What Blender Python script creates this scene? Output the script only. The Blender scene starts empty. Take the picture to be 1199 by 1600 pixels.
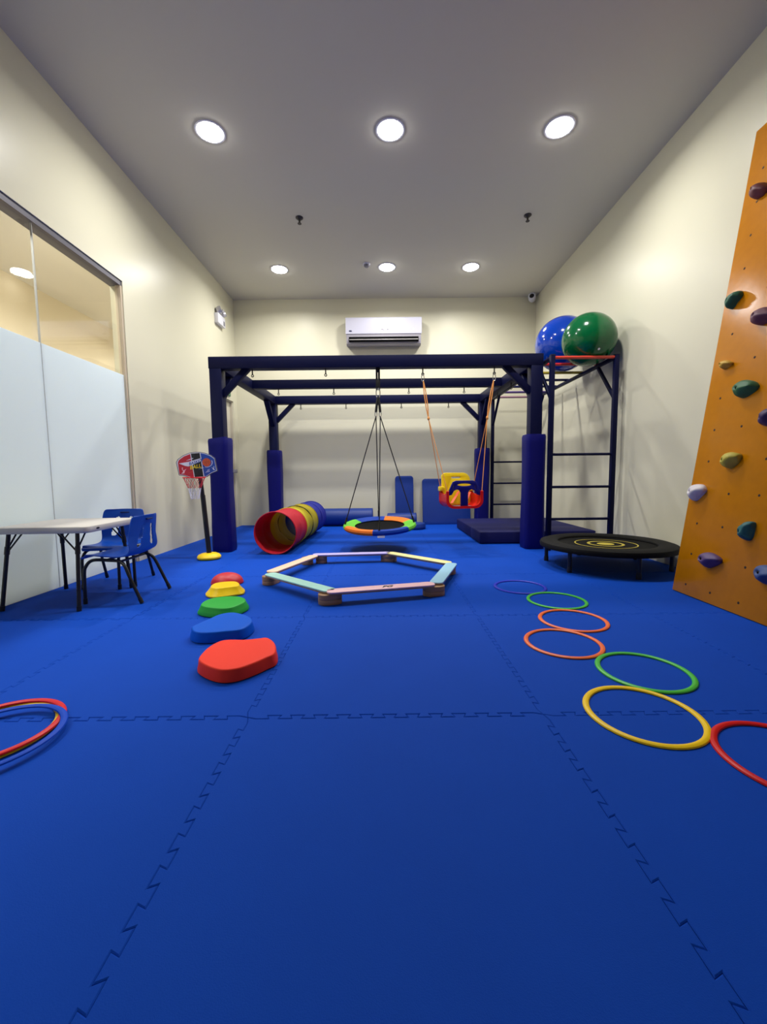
import bpy, bmesh, math, random
from mathutils import Vector, Matrix, noise

random.seed(7)
SC = bpy.context.scene
COL = SC.collection
PI = math.pi

# ------------------------------------------------------------------ camera
XL, XR, YF, YB, HC = -2.415, 2.52, -1.665, 7.0, 3.688      # room shell, metres
CAM_H, F_PX = 0.807, 646.47
pitch, yaw, roll = -0.0861, -0.00017, -0.01057
cp, sp, cy, sy, cr, sr = (math.cos(pitch), math.sin(pitch), math.cos(yaw),
                          math.sin(yaw), math.cos(roll), math.sin(roll))
fw = Vector((sy*cp, cy*cp, sp)); rt = Vector((cy, -sy, 0)); up = rt.cross(fw)
r2 = cr*rt + sr*up; u2 = -sr*rt + cr*up
cam = bpy.data.cameras.new('camera'); co = bpy.data.objects.new('camera', cam); COL.objects.link(co)
m = Matrix((r2, u2, -fw)).transposed().to_4x4(); m.translation = Vector((0, 0, CAM_H)); co.matrix_world = m
cam.sensor_fit = 'HORIZONTAL'; cam.sensor_width = 36; cam.lens = F_PX/1199*36
cam.clip_start = 0.02; cam.clip_end = 100
SC.camera = co

# ------------------------------------------------------------------ world, exposure, lamps' strength
w = bpy.data.worlds.new('world'); SC.world = w; w.use_nodes = True
w.node_tree.nodes['Background'].inputs[0].default_value = (0, 0, 0, 1)
w.node_tree.nodes['Background'].inputs[1].default_value = 0
VS = SC.view_settings
VS.view_transform = 'Standard'; VS.look = 'None'; VS.gamma = 1; VS.use_curve_mapping = False
VS.exposure = 0.0
LAMP_W = 40.0            # radiance of the playroom diffusers
BEAM_W = 29.0            # watts of each downlight's beam
BEAM_SPREAD = 162.0      # degrees
CORR_W = 5.0 
CFILL_W = 29.0           # watts of each added, unseen corridor fill lamp
#          # radiance of the corridor diffusers, seen and added

# ------------------------------------------------------------------ materials
def lin(c):
    return tuple((v/12.92 if v <= .04045 else ((v+.055)/1.055)**2.4) for v in [x/255 for x in c]) + (1,)

MATS = {}
def mat(name, rgb, rough=.5, bump=0, bscale=60, metal=0, spec=.5, var=0, vscale=3, coat=0, transl=0, bdist=.002):
    if name in MATS: return MATS[name]
    M = bpy.data.materials.new(name); M.use_nodes = True; nt = M.node_tree; N = nt.nodes; L = nt.links
    b = N['Principled BSDF']
    b.inputs['Base Color'].default_value = lin(rgb)
    b.inputs['Roughness'].default_value = rough; b.inputs['Metallic'].default_value = metal
    b.inputs['Specular IOR Level'].default_value = spec
    b.inputs['Coat Weight'].default_value = coat; b.inputs['Coat Roughness'].default_value = .08
    tc = N.new('ShaderNodeTexCoord')
    if var:
        n = N.new('ShaderNodeTexNoise'); n.inputs['Scale'].default_value = vscale; n.inputs['Detail'].default_value = 4
        L.new(tc.outputs['Object'], n.inputs['Vector'])
        mx = N.new('ShaderNodeMix'); mx.data_type = 'RGBA'; c = lin(rgb)
        mx.inputs['A'].default_value = tuple(v*(1-var) for v in c[:3])+(1,)
        mx.inputs['B'].default_value = tuple(min(1, v*(1+var)) for v in c[:3])+(1,)
        L.new(n.outputs['Fac'], mx.inputs['Factor']); L.new(mx.outputs['Result'], b.inputs['Base Color'])
    if bump:
        n2 = N.new('ShaderNodeTexNoise'); n2.inputs['Scale'].default_value = bscale; n2.inputs['Detail'].default_value = 3
        L.new(tc.outputs['Object'], n2.inputs['Vector'])
        bp = N.new('ShaderNodeBump'); bp.inputs['Strength'].default_value = bump; bp.inputs['Distance'].default_value = bdist
        L.new(n2.outputs['Fac'], bp.inputs['Height']); L.new(bp.outputs['Normal'], b.inputs['Normal'])
    if transl:
        t = N.new('ShaderNodeBsdfTranslucent'); t.inputs['Color'].default_value = lin(rgb)
        ms = N.new('ShaderNodeMixShader'); ms.inputs[0].default_value = transl
        L.new(b.outputs[0], ms.inputs[1]); L.new(t.outputs[0], ms.inputs[2])
        L.new(ms.outputs[0], N['Material Output'].inputs['Surface'])
    MATS[name] = M
    return M

def emit(name, rgb, s):
    M = bpy.data.materials.new(name); M.use_nodes = True; nt = M.node_tree
    e = nt.nodes.new('ShaderNodeEmission'); e.inputs[0].default_value = tuple(rgb)+(1,); e.inputs[1].default_value = s
    nt.links.new(e.outputs[0], nt.nodes['Material Output'].inputs['Surface']); MATS[name] = M
    return M

def glass_mat():
    M = bpy.data.materials.new('clear_glass'); M.use_nodes = True; nt = M.node_tree; N = nt.nodes; L = nt.links
    f = N.new('ShaderNodeFresnel')      # thin pane: same reflectance on its two faces
    ge = N.new('ShaderNodeNewGeometry'); mr = N.new('ShaderNodeMapRange')
    mr.inputs['To Min'].default_value = 1.45; mr.inputs['To Max'].default_value = 1/1.45
    L.new(ge.outputs['Backfacing'], mr.inputs['Value']); L.new(mr.outputs[0], f.inputs[0])
    t = N.new('ShaderNodeBsdfTransparent'); t.inputs[0].default_value = (.96, .98, .97, 1)
    g = N.new('ShaderNodeBsdfGlossy'); g.inputs['Roughness'].default_value = .01
    ms = N.new('ShaderNodeMixShader')
    L.new(f.outputs[0], ms.inputs[0]); L.new(t.outputs[0], ms.inputs[1]); L.new(g.outputs[0], ms.inputs[2])
    L.new(ms.outputs[0], N['Material Output'].inputs['Surface']); MATS['clear_glass'] = M
    return M

def wood_mat():
    M = bpy.data.materials.new('plywood'); M.use_nodes = True; nt = M.node_tree; N = nt.nodes; L = nt.links
    b = N['Principled BSDF']; tc = N.new('ShaderNodeTexCoord'); mp = N.new('ShaderNodeMapping')
    mp.inputs['Scale'].default_value = (6, 6, 120)
    n = N.new('ShaderNodeTexNoise'); n.inputs['Scale'].default_value = 1.5; n.inputs['Detail'].default_value = 5
    mx = N.new('ShaderNodeMix'); mx.data_type = 'RGBA'
    mx.inputs['A'].default_value = lin((120, 82, 55)); mx.inputs['B'].default_value = lin((196, 158, 118))
    L.new(tc.outputs['Object'], mp.inputs[0]); L.new(mp.outputs[0], n.inputs['Vector'])
    L.new(n.outputs['Fac'], mx.inputs['Factor']); L.new(mx.outputs['Result'], b.inputs['Base Color'])
    b.inputs['Roughness'].default_value = .55; MATS['plywood'] = M
    return M

WALL = mat('cream_wall_paint', (218, 214, 190), .34, .16, 9, spec=.13, var=.02, vscale=2, bdist=.004)
CEIL = mat('ceiling_paint', (208, 204, 190), .9, .15, 220, spec=.15)
FOAM = mat('blue_foam', (13, 70, 180), .7, .35, 420, spec=.07, var=.05, vscale=5, bdist=.0012)
SUBF = mat('subfloor', (14, 40, 110), .9)
STEEL = mat('navy_painted_steel', (4, 9, 50), .5, .12, 30, spec=.15)
PAD = mat('royal_blue_vinyl', (5, 8, 100), .55, .25, 25, spec=.2, var=.06)
VINYL = mat('blue_vinyl', (18, 52, 132), .45, .2, 30, spec=.35, var=.06)
CRASH = mat('navy_canvas', (27, 29, 84), .65, .3, 60, spec=.2, var=.06)
BLACK = mat('black_plastic', (16, 16, 18), .45)
BLACKM = mat('black_powder_coat', (20, 18, 20), .4)
ROPE = mat('black_rope', (22, 22, 26), .8, .5, 400)
WHITE = mat('white_plastic', (228, 228, 238), .3)
GREYP = mat('grey_plastic', (130, 128, 136), .45)
CHROME = mat('chrome', (200, 200, 205), .18, metal=1)
ALU = mat('dark_grey_aluminium', (92, 90, 98), .5, metal=.3)
TABLE = mat('light_grey_plastic', (196, 190, 184), .55, .3, 300, var=.02)
CHAIR = mat('blue_plastic', (4, 76, 182), .4, .1, 300, spec=.35)
RED = mat('red_plastic', (220, 16, 26), .38, spec=.3)
DRED = mat('dark_red_plastic', (196, 28, 44), .45, .1, 200)
ORED = mat('coral_red_plastic', (252, 56, 32), .6, .15, 300, spec=.25)
YEL = mat('yellow_plastic', (255, 212, 18), .4, .1, 200, spec=.35)
LYEL = mat('bright_yellow_plastic', (248, 214, 24), .32)
GRN = mat('green_plastic', (40, 166, 58), .48, .12, 300, spec=.25)
BLU = mat('azure_plastic', (0, 88, 206), .52, .12, 300, spec=.12)
ORA = mat('orange_plastic', (246, 108, 44), .4)
DBLU = mat('dark_blue_plastic', (8, 12, 112), .4, spec=.3)
RBLU = mat('ring_blue_plastic', (6, 70, 196), .45, spec=.15)
WOOD = wood_mat()
GLASS = glass_mat()
FROST = mat('frosted_film', (236, 246, 255), .6, spec=.35, transl=.6)
PANEL = mat('orange_lacquered_plywood', (192, 120, 2), .26, .22, 14, spec=.22, var=.10, vscale=18, coat=.06, bdist=.003)

# ------------------------------------------------------------------ mesh builder
class MB:
    def __init__(s): s.bm = bmesh.new()
    def _add(s, bm2):
        me = bpy.data.meshes.new('t'); bm2.to_mesh(me); s.bm.from_mesh(me); bpy.data.meshes.remove(me); bm2.free()
    def box(s, c, d, bev=0, rot=None, seg=2):
        b = bmesh.new(); bmesh.ops.create_cube(b, size=1)
        for v in b.verts: v.co = Vector((v.co.x*d[0], v.co.y*d[1], v.co.z*d[2]))
        if bev: bmesh.ops.bevel(b, geom=b.edges[:], offset=bev, segments=seg, affect='EDGES', profile=.5)
        M = Matrix.Translation(Vector(c)) @ (rot.to_4x4() if rot is not None else Matrix.Identity(4))
        b.transform(M); s._add(b); return s
    def span(s, lo, hi, bev=0, seg=2):
        c = [(a+b)/2 for a, b in zip(lo, hi)]; return s.box(c, [b-a for a, b in zip(lo, hi)], bev, None, seg)
    def bar(s, a, b, wd, ht, bev=0, upv=(0, 0, 1)):
        a = Vector(a); b = Vector(b); d = (b-a); l = d.length; d.normalize()
        x = d.cross(Vector(upv)).normalized(); z = x.cross(d)
        return s.box((a+b)/2, (wd, l, ht), bev, Matrix((x, d, z)).transposed())
    def tube(s, pts, r, n=10, closed=False, caps=True, flat=None):
        pts = [Vector(p) for p in pts]; N = len(pts); rs = r if isinstance(r, (list, tuple)) else [r]*N
        tang = []
        for i in range(N):
            a = pts[(i-1) % N] if (closed or i > 0) else pts[0]; b = pts[(i+1) % N] if (closed or i < N-1) else pts[-1]
            tang.append((b-a).normalized())
        t0 = tang[0]; u = t0.orthogonal().normalized(); rings = []
        if flat is not None: u = Vector(flat[0])
        for i in range(N):
            u = (u - tang[i]*u.dot(tang[i])).normalized() if i or flat is not None else u
            v = tang[i].cross(u); ring = []
            for k in range(n):
                a = 2*PI*k/n; kx, ky = (1, 1) if flat is None else flat[1]
                ring.append(s.bm.verts.new(pts[i] + (u*math.cos(a)*kx + v*math.sin(a)*ky)*rs[i]))
            rings.append(ring)
        for i in range(N if closed else N-1):
            A, B = rings[i], rings[(i+1) % N]; off = 0
            if closed and i == N-1:
                off = min(range(n), key=lambda o: (A[0].co-B[o].co).length)
            for k in range(n):
                s.bm.faces.new((A[k], A[(k+1) % n], B[(k+1+off) % n], B[(k+off) % n])).smooth = True
        if caps and not closed:
            s.bm.faces.new(rings[0][::-1]); s.bm.faces.new(rings[-1])
        return s
    def lathe(s, prof, n=32, M=None, smooth=True):
        M = M or Matrix.Identity(4); rings = []
        for r, z in prof:
            if r < 1e-6: rings.append([s.bm.verts.new(M @ Vector((0, 0, z)))])
            else: rings.append([s.bm.verts.new(M @ Vector((r*math.cos(2*PI*k/n), r*math.sin(2*PI*k/n), z))) for k in range(n)])
        for A, B in zip(rings[:-1], rings[1:]):
            for k in range(n):
                k2 = (k+1) % n
                if len(A) == 1 and len(B) == 1: continue
                f = (A[0], B[k2], B[k]) if len(A) == 1 else ((A[k], A[k2], B[0]) if len(B) == 1 else (A[k], A[k2], B[k2], B[k]))
                s.bm.faces.new(f).smooth = smooth
        return s
    def loft(s, rings, cap0=True, cap1=True, smooth=True):
        R = [[s.bm.verts.new(Vector(p)) for p in r] for r in rings]; n = len(R[0])
        for A, B in zip(R[:-1], R[1:]):
            for k in range(n): s.bm.faces.new((A[k], A[(k+1) % n], B[(k+1) % n], B[k])).smooth = smooth
        if cap0: s.bm.faces.new(R[0][::-1])
        if cap1: s.bm.faces.new(R[-1])
        return s
    def sphere(s, c, r, n=32, sc=(1, 1, 1)):
        prof = [(r*math.sin(PI*i/(n//2)) if 0 < i < n//2 else 0, -r*math.cos(PI*i/(n//2))) for i in range(n//2+1)]
        return s.lathe(prof, n, Matrix.Translation(Vector(c)) @ Matrix.Diagonal((*sc, 1)))
    def xf(s, M): s.bm.transform(M); return s

def wloc(o):
    v = Vector((0, 0, 0))
    while o: v += o.location; o = o.parent
    return v

def obj(name, mb, M, parent=None, local=False, sharp=35):
    bm = mb.bm if isinstance(mb, MB) else mb
    if parent is not None and not local: bm.transform(Matrix.Translation(-wloc(parent)))
    bmesh.ops.recalc_face_normals(bm, faces=bm.faces[:])
    for e in bm.edges:
        if len(e.link_faces) == 2 and e.calc_face_angle(0) > math.radians(sharp): e.smooth = False
    for f in bm.faces: f.smooth = True
    me = bpy.data.meshes.new(name); bm.to_mesh(me); bm.free()
    me.materials.append(M)
    o = bpy.data.objects.new(name, me); COL.objects.link(o)
    if parent is not None: o.parent = parent
    return o

def tag(o, label=None, cat=None, group=None, kind=None):
    if label: o['label'] = label
    if cat: o['category'] = cat
    if group: o['group'] = group
    if kind: o['kind'] = kind
    return o

def thing(name, loc, label, cat, group=None, rz=0):
    o = bpy.data.objects.new(name, None); COL.objects.link(o); o.empty_display_size = .1
    o.location = loc; o.rotation_euler.z = rz
    return tag(o, label, cat, group)

def dup(root, loc, rz, label, group=None):
    def cp_(o, par):
        c = o.copy(); COL.objects.link(c)
        if par is not None: c.parent = par
        for ch in [x for x in SC.objects if x.parent == o]: cp_(ch, c)
        return c
    r = cp_(root, None); r.location = loc; r.rotation_euler.z = rz; r['label'] = label
    if group: r['group'] = group
    return r

def plate(outlines, thick, bev=0, res=6, smooth_pts=False):
    """flat plate in the XZ plane (front towards -Y), outlines = [outer, hole, ...]"""
    cu = bpy.data.curves.new('pl', 'CURVE'); cu.dimensions = '2D'; cu.fill_mode = 'BOTH'
    cu.extrude = max(thick/2-bev, 0); cu.bevel_depth = bev; cu.bevel_resolution = 1
    for o in outlines:
        sp_ = cu.splines.new('POLY'); sp_.points.add(len(o)-1); sp_.use_cyclic_u = True
        for p_, (x, y) in zip(sp_.points, o): p_.co = (x, y, 0, 1)
    return curve_bm(cu)

def curve_bm(cu):
    ob = bpy.data.objects.new('tmp', cu); COL.objects.link(ob)
    dg = bpy.context.evaluated_depsgraph_get(); me = bpy.data.meshes.new_from_object(ob.evaluated_get(dg))
    mb = MB(); mb.bm.from_mesh(me); bpy.data.objects.remove(ob); bpy.data.curves.remove(cu); bpy.data.meshes.remove(me)
    mb.bm.transform(Matrix.Rotation(PI/2, 4, 'X'))
    bmesh.ops.remove_doubles(mb.bm, verts=mb.bm.verts[:], dist=1e-5)
    return mb

def text(t, size, shear=0, ext=.0005, bold=0):
    cu = bpy.data.curves.new('tx', 'FONT'); cu.body = t; cu.size = size; cu.shear = shear; cu.extrude = ext; cu.offset = bold
    cu.align_x = 'CENTER'; cu.align_y = 'CENTER'; cu.resolution_u = 3
    return curve_bm(cu)

def rrect(x0, z0, x1, z1, r, n=5, rr=None):
    rr = rr or (r, r, r, r); P = []
    for (cx, cz, a0, r_) in ((x1-rr[0], z1-rr[0], 0, rr[0]), (x0+rr[1], z1-rr[1], 90, rr[1]), (x0+rr[2], z0+rr[2], 180, rr[2]), (x1-rr[3], z0+rr[3], 270, rr[3])):
        for k in range(n+1):
            a = math.radians(a0+90*k/n); P.append((cx+r_*math.cos(a), cz+r_*math.sin(a)))
    return P

def ell(cx, cz, a, b, n=28): return [(cx+a*math.cos(2*PI*k/n), cz+b*math.sin(2*PI*k/n)) for k in range(n)]

def crom(P, k=5, closed=True):
    n = len(P); out = []
    rng = range(n) if closed else range(n-1)
    for i in rng:
        g_ = lambda j: Vector(P[j % n] if closed else P[max(0, min(n-1, j))])
        p0, p1, p2, p3 = g_(i-1), g_(i), g_(i+1), g_(i+2)
        for q in range(k):
            t = q/k
            out.append(.5*((2*p1)+(p2-p0)*t+(2*p0-5*p1+4*p2-p3)*t*t+(3*p1-p0-3*p2+p3)*t**3))
    if not closed: out.append(Vector(P[-1]))
    return out

# ================================================================== ROOM SHELL
WT = .12
wl = MB()
G0, G1, GT = .16, 4.03, 2.645          # glazed opening in the left wall
D0, D1, DT = 5.93, 6.83, 2.035         # door opening in the left wall
wl.span((XL-WT, YF-WT, -.05), (XL, G0, HC)).span((XL-WT, G0, GT), (XL, G1, HC)).span((XL-WT, G1, -.05), (XL, D0, HC))
wl.span((XL-WT, D0, DT), (XL, D1, HC)).span((XL-WT, D1, -.05), (XL, YB+WT, HC))
tag(obj('wall_left', wl, WALL), 'cream painted left wall with the glazed opening', kind='structure')
tag(obj('wall_right', MB().span((XR, YF-WT, -.05), (XR+WT, YB+WT, HC)), WALL), 'cream painted right wall behind the climbing panel', kind='structure')
tag(obj('wall_back', MB().span((XL, YB, -.05), (XR, YB+WT, HC)), WALL), 'cream painted far wall under the air conditioner', kind='structure')
tag(obj('wall_front', MB().span((XL, YF-WT, -.05), (XR, YF, HC)), WALL), 'cream wall behind the viewpoint', kind='structure')
tag(obj('ceiling', MB().span((XL-WT, YF-WT, HC), (XR+WT, YB+WT, HC+.1)), CEIL), 'flat grey white painted ceiling', kind='structure')

floor = tag(obj('floor', MB().span((XL, YF, -.08), (XR, YB, -.0215)), SUBF), 'blue interlocking foam mat floor', kind='structure')
GX, GY = -.467, 1.335
def edge_profile(n=12, d=.0095, m0=.03):
    p_ = (1-2*m0)/n; P = [(0, 0)]
    for k in range(n):
        s0 = m0+k*p_
        P += [(s0+.0*p_ if k == 0 else s0-.05*p_, -d), (s0+.55*p_, -d), (s0+.45*p_, d), (s0+1.05*p_ if k < n-1 else s0+p_, d)]
    return P
EP = edge_profile()
def tile(i, j):
    x0, y0 = GX+i, GY+j
    bx0, bx1, by0, by1 = i == -2, i == 2, j == -3, j == 5
    X0, X1, Y0, Y1 = max(x0, XL), min(x0+1, XR), max(y0, YF), min(y0+1, YB)
    P = []
    def along(s0, axis_lo, lo, hi):      # keep profile samples within the trimmed tile
        return [(s, o) for s, o in EP if lo+.012 < s0+s < hi-.012]
    P.append((X0, Y0))
    if not by0: P += [(x0+s, Y0+o) for s, o in along(x0, 0, X0, X1)]
    P.append((X1, Y0))
    if not bx1: P += [(X1+o, y0+s) for s, o in along(y0, 0, Y0, Y1)]
    P.append((X1, Y1))
    if not by1: P += [(x0+s, Y1+o) for s, o in along(x0, 0, X0, X1)][::-1]
    P.append((X0, Y1))
    if not bx0: P += [(X0+o, y0+s) for s, o in along(y0, 0, Y0, Y1)][::-1]
    def inset(P, d):
        out = []; n = len(P)
        for k in range(n):
            a, b, c = Vector(P[k-1]), Vector(P[k]), Vector(P[(k+1) % n])
            n1 = Vector((-(b-a).y, (b-a).x)).normalized(); n2 = Vector((-(c-b).y, (c-b).x)).normalized()
            mm = n1+n2; q = mm.length_squared
            out.append(b + mm*(2*d/q) if q > .2 else b+n1*d)
        return out
    A, B = inset(P, .0004), inset(P, .0027)
    dz = random.uniform(-.0006, .0006)
    mb = MB()
    mb.loft([[(p.x, p.y, -.02) for p in A], [(p.x, p.y, -.0021+dz) for p in A], [(p.x, p.y, dz-.0004) for p in B]], smooth=False)
    return mb
for j in range(-3, 6):
    for i in range(-2, 3):
        obj('foam_mat', tile(i, j), FOAM, floor, sharp=20)

obj('foam_mat', MB().span((-2.4425, G0+.001, -.02), (XL-.0005, G1-.024, -.0005)), FOAM, floor)

# corridor seen through the glass
CX0, CZ = -3.97, 3.0
CW = mat('warm_corridor_paint', (226, 212, 188), .7)
CC = mat('corridor_ceiling_paint', (232, 226, 216), .9)
tag(obj('wall_corridor', MB().span((CX0-.1, -1.2, 0), (CX0, 8.2, CZ)).span((CX0, -1.3, 0), (XL-WT, -1.2, CZ)).span((CX0, 8.2, 0), (XL-WT, 8.3, CZ)), CW),
    'warm peach corridor wall seen through the clear glass', kind='structure')
tag(obj('ceiling_corridor', MB().span((CX0-.1, -1.3, CZ), (XL-WT, 8.3, CZ+.1)), CC), 'pale corridor ceiling seen through the glass', kind='structure')
tag(obj('floor_corridor', MB().span((CX0-.1, -1.3, -.1), (XL-WT, 8.3, 0)), mat('corridor_floor_tile', (222, 216, 206), .5)), 'pale corridor floor behind the glass', kind='structure')

# glazed partition
win = thing('window_1', (-2.446, 2.1, 0), 'tall glass partition with frosted lower half in left wall', None); tag(win, kind='structure')
obj('header_channel', MB().span((-2.534, G0, GT-.045), (-2.425, G1, GT)), ALU, win)['label'] = 'dark grey aluminium header'
obj('jamb', MB().span((-2.475, G1-.022, 0), (-2.425, G1-.0005, GT-.045)), mat('beige_jamb', (206, 190, 166), .5), win)
for a, b in ((G0, 1.13), (1.134, 2.09), (2.094, 3.056), (3.060, G1-.022)):
    g_ = obj('glass_pane', MB().span((-2.456, a, .001), (-2.446, b, GT-.043)), GLASS, win)
    obj('frosted_film', MB().span((-2.4455, a+.001, .001), (-2.4435, b-.001, 1.785)), FROST, g_)['label'] = 'white frosted film on the lower glass'

for y in (1.132, 2.092, 3.058): obj('glass_joint', MB().span((-2.457, y-.0022, .001), (-2.4425, y+.0022, GT-.045)), mat('joint_sealant', (176, 178, 176), .4), win)
# door at the far end of the left wall
door = thing('door_1', (XL-.08, 6.38, 0), 'cream door with grey push bar at far end of left wall', None); tag(door, kind='structure')
DOORM = mat('door_paint', (214, 208, 190), .45)
obj('door_leaf', MB().span((XL-.10, D0+.02, 0), (XL-.055, D1-.02, DT-.015), .003), DOORM, door)
obj('door_frame', MB().span((XL-WT, D0, 0), (XL-.02, D0+.018, DT)).span((XL-WT, D1-.018, 0), (XL-.02, D1, DT)).span((XL-WT, D0+.018, DT-.014), (XL-.02, D1-.018, DT)), mat('door_frame_paint', (196, 188, 168), .5), door)
pb = obj('push_bar', MB().span((XL-.02, D0+.08, .885), (XL+.045, D1-.05, .945), .01), GREYP, door)
obj('bar_mount', MB().span((XL-.056, D0+.10, .88), (XL-.02, D0+.19, .95), .004).span((XL-.056, D1-.15, .88), (XL-.02, D1-.06, .95), .004), ALU, pb)

# ================================================================== CEILING FITTINGS
LAMP = emit('lamp_diffuser', (1, .975, .95), LAMP_W)
CLAMP = emit('corridor_lamp_diffuser', (1, .93, .82), CORR_W)
def downlight(x, y, z, label, M, r=.105, group='recessed ceiling downlights', watts=BEAM_W, rgb=(1, .985, .955)):
    t = thing('ceiling_light', (x, y, z), label, 'ceiling light', group)
    obj('trim_ring', MB().lathe([(r, 0), (r+.018, 0), (r+.018, -.004), (r+.012, -.007), (r, -.006)], 32, Matrix.Translation((x, y, z))), WHITE, t)
    obj('diffuser', MB().lathe([(0, -.030), (r*.4, -.028), (r*.7, -.022), (r*.9, -.013), (r*.99, -.004), (r*.99, -.0005)], 32, Matrix.Translation((x, y, z))), M, t)
    la = bpy.data.lights.new('beam', 'AREA'); la.shape = 'DISK'; la.size = r*1.9; la.energy = watts; la.color = rgb; la.spread = math.radians(BEAM_SPREAD)
    lo = bpy.data.objects.new('beam', la); COL.objects.link(lo); lo.parent = t; lo.location = (0, 0, -.032)
names = {(-1.415, 3.715): 'round downlight at the left of the nearer row on the ceiling',
         (.089, 3.715): 'round downlight in the middle of the nearer row, largest on the ceiling',
         (1.5, 3.705): 'round downlight at the right of the nearer row on the ceiling',
         (-1.412, 6.02): 'small looking downlight at the left of the farther row near back wall',
         (.083, 5.99): 'small looking downlight in the middle of the farther row above air conditioner',
         (1.247, 6.01): 'small looking downlight at the right of the farther row near back wall'}
for (x, y), l in names.items(): downlight(x, y, HC, l, LAMP)
downlight(-3.80, 4.63, CZ, 'bright corridor downlight seen through the clear glass', CLAMP, .065, watts=.15, rgb=(1, .95, .86))
for y in (.8, 2.4, 4.0, 6.2): downlight(-2.82, y, CZ, 'added unseen corridor fill lamp above the glass partition', CLAMP, .1, 'added unseen corridor fill lamps', CFILL_W, (1, .95, .87))  # unseen lamps added to brighten the corridor and the frosted film

for x, y, l in ((-.904, 4.876, 'small dark sprinkler head at left middle of the ceiling'), (1.641, 4.874, 'small dark sprinkler head at right middle of the ceiling')):
    t = thing('ceiling_sprinkler', (x, y, HC), l, 'sprinkler', 'ceiling sprinklers'); T = Matrix.Translation((x, y, HC))
    obj('escutcheon', MB().lathe([(0, 0), (.042, 0), (.042, -.006), (.026, -.02), (.016, -.024), (0, -.024)], 20, T), mat('tarnished_brass', (70, 66, 66), .45, metal=.6), t)
    obj('deflector', MB().lathe([(.011, -.02), (.011, -.05), (.0, -.05)], 12, T).lathe([(0, -.062), (.022, -.062), (.022, -.066), (0, -.066)], 16, T).box((x, y, HC-.056), (.012, .004, .02)), MATS['tarnished_brass'], t)
t = thing('smoke_detector', (-.196, 5.893, HC), 'small round smoke detector beside the middle far downlight', 'smoke detector'); T = Matrix.Translation((-.196, 5.893, HC))
obj('base', MB().lathe([(0, 0), (.05, 0), (.05, -.014), (.045, -.018), (0, -.018)], 24, T), WHITE, t)
obj('sensor_head', MB().lathe([(.038, -.017), (.036, -.034), (.024, -.046), (0, -.048)], 24, T), GREYP, t)

t = thing('security_camera', (2.43, 6.9, HC), 'small white security camera in the far right ceiling corner', 'camera'); T = Matrix.Translation((2.42, 6.9, HC))
obj('mount', MB().lathe([(0, 0), (.06, 0), (.06, -.012), (.05, -.02), (0, -.02)], 24, T), WHITE, t)
R_ = Matrix.Translation((2.41, 6.88, HC-.06)) @ Matrix.Rotation(math.radians(-25), 4, 'Z') @ Matrix.Rotation(math.radians(80), 4, 'X')
hd = obj('camera_body', MB().lathe([(0, -.06), (.05, -.055), (.058, -.03), (.058, .04), (.05, .05), (0, .05)], 24, R_), WHITE, t)
obj('lens', MB().lathe([(.036, .05), (.03, .056), (0, .058)], 20, R_), BLACK, hd)

# air conditioner
t = thing('air_conditioner', (.032, YB, 2.9), 'white split air conditioner high on the far wall', 'air conditioner')
def prof_x(prof, x0, x1): return MB().loft([[(x0, y, z) for y, z in prof], [(x1, y, z) for y, z in prof]], smooth=False)
ax0, ax1 = -.572, .636
obj('housing', prof_x([(YB, 2.93), (YB-.10, 2.905), (YB-.165, 2.925), (YB-.195, 3.055), (YB-.195, 3.30), (YB-.18, 3.318), (YB, 3.318)], ax0+.008, ax1-.008), mat('ac_grey', (150, 146, 154), .4), t)
fp = obj('front_panel', prof_x([(YB-.19, 3.068), (YB-.205, 3.066), (YB-.21, 3.08), (YB-.207, 3.30), (YB-.19, 3.322), (YB-.05, 3.322), (YB-.05, 3.316), (YB-.19, 3.314)], ax0, ax1), mat('ac_white', (196, 195, 210), .3, spec=.4), t)
obj('logo_badge', plate([ell(0, 0, .026, .011)], .003).xf(Matrix.Translation((ax0+.075, YB-.2105, 3.108))), mat('badge_navy', (24, 34, 70), .3), fp)
obj('trim_strip', MB().span((ax0+.57, YB-.2105, 3.124), (ax0+.68, YB-.207, 3.135), .001), CHROME, fp)
obj('display', plate([ell(0, 0, .012, .014)], .002).xf(Matrix.Translation((ax1-.13, YB-.2105, 3.135))), mat('pale_display', (240, 240, 250), .2), fp)
LR = Matrix.Rotation(math.radians(-13), 3, 'X')
obj('air_outlet', MB().box((.032, YB-.178, 2.995), (1.11, .034, .088), 0, LR), mat('outlet_black', (4, 4, 5), .9, spec=.1), t)
obj('louver', MB().box((.032, YB-.201, 2.978), (1.10, .014, .011), .003, LR), mat('louver_grey', (176, 172, 168), .35), t)

# emergency light
t = thing('emergency_light', (XL, 6.32, 3.05), 'twin headed emergency light on left wall near far corner', 'emergency light')
obj('battery_box', MB().span((XL, 6.19, 3.05), (XL+.06, 6.46, 3.19), .006), WHITE, t)
obj('indicator_panel', MB().span((XL+.06, 6.38, 3.07), (XL+.064, 6.43, 3.13), .001), GREYP, t)
for k, yy in enumerate((6.25, 6.40)):
    R_ = Matrix.Translation((XL+.055, yy, 3.245)) @ Matrix.Rotation(math.radians(25 if k == 0 else -10), 4, 'Z') @ Matrix.Rotation(math.radians(70), 4, 'Y')
    lh = obj('lamp_head', MB().lathe([(0, -.05), (.03, -.045), (.05, -.01), (.055, .02), (.05, .022), (.03, .0), (0, -.01)], 24, R_).tube([(XL+.03, yy, 3.18), (XL+.04, yy, 3.245)], .012), mat('lamp_grey', (190, 188, 196), .25, metal=.5), t)
    obj('bulb', MB().lathe([(0, .018), (.012, .012), (.014, -.004)], 14, R_), CHROME, lh)

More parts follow.
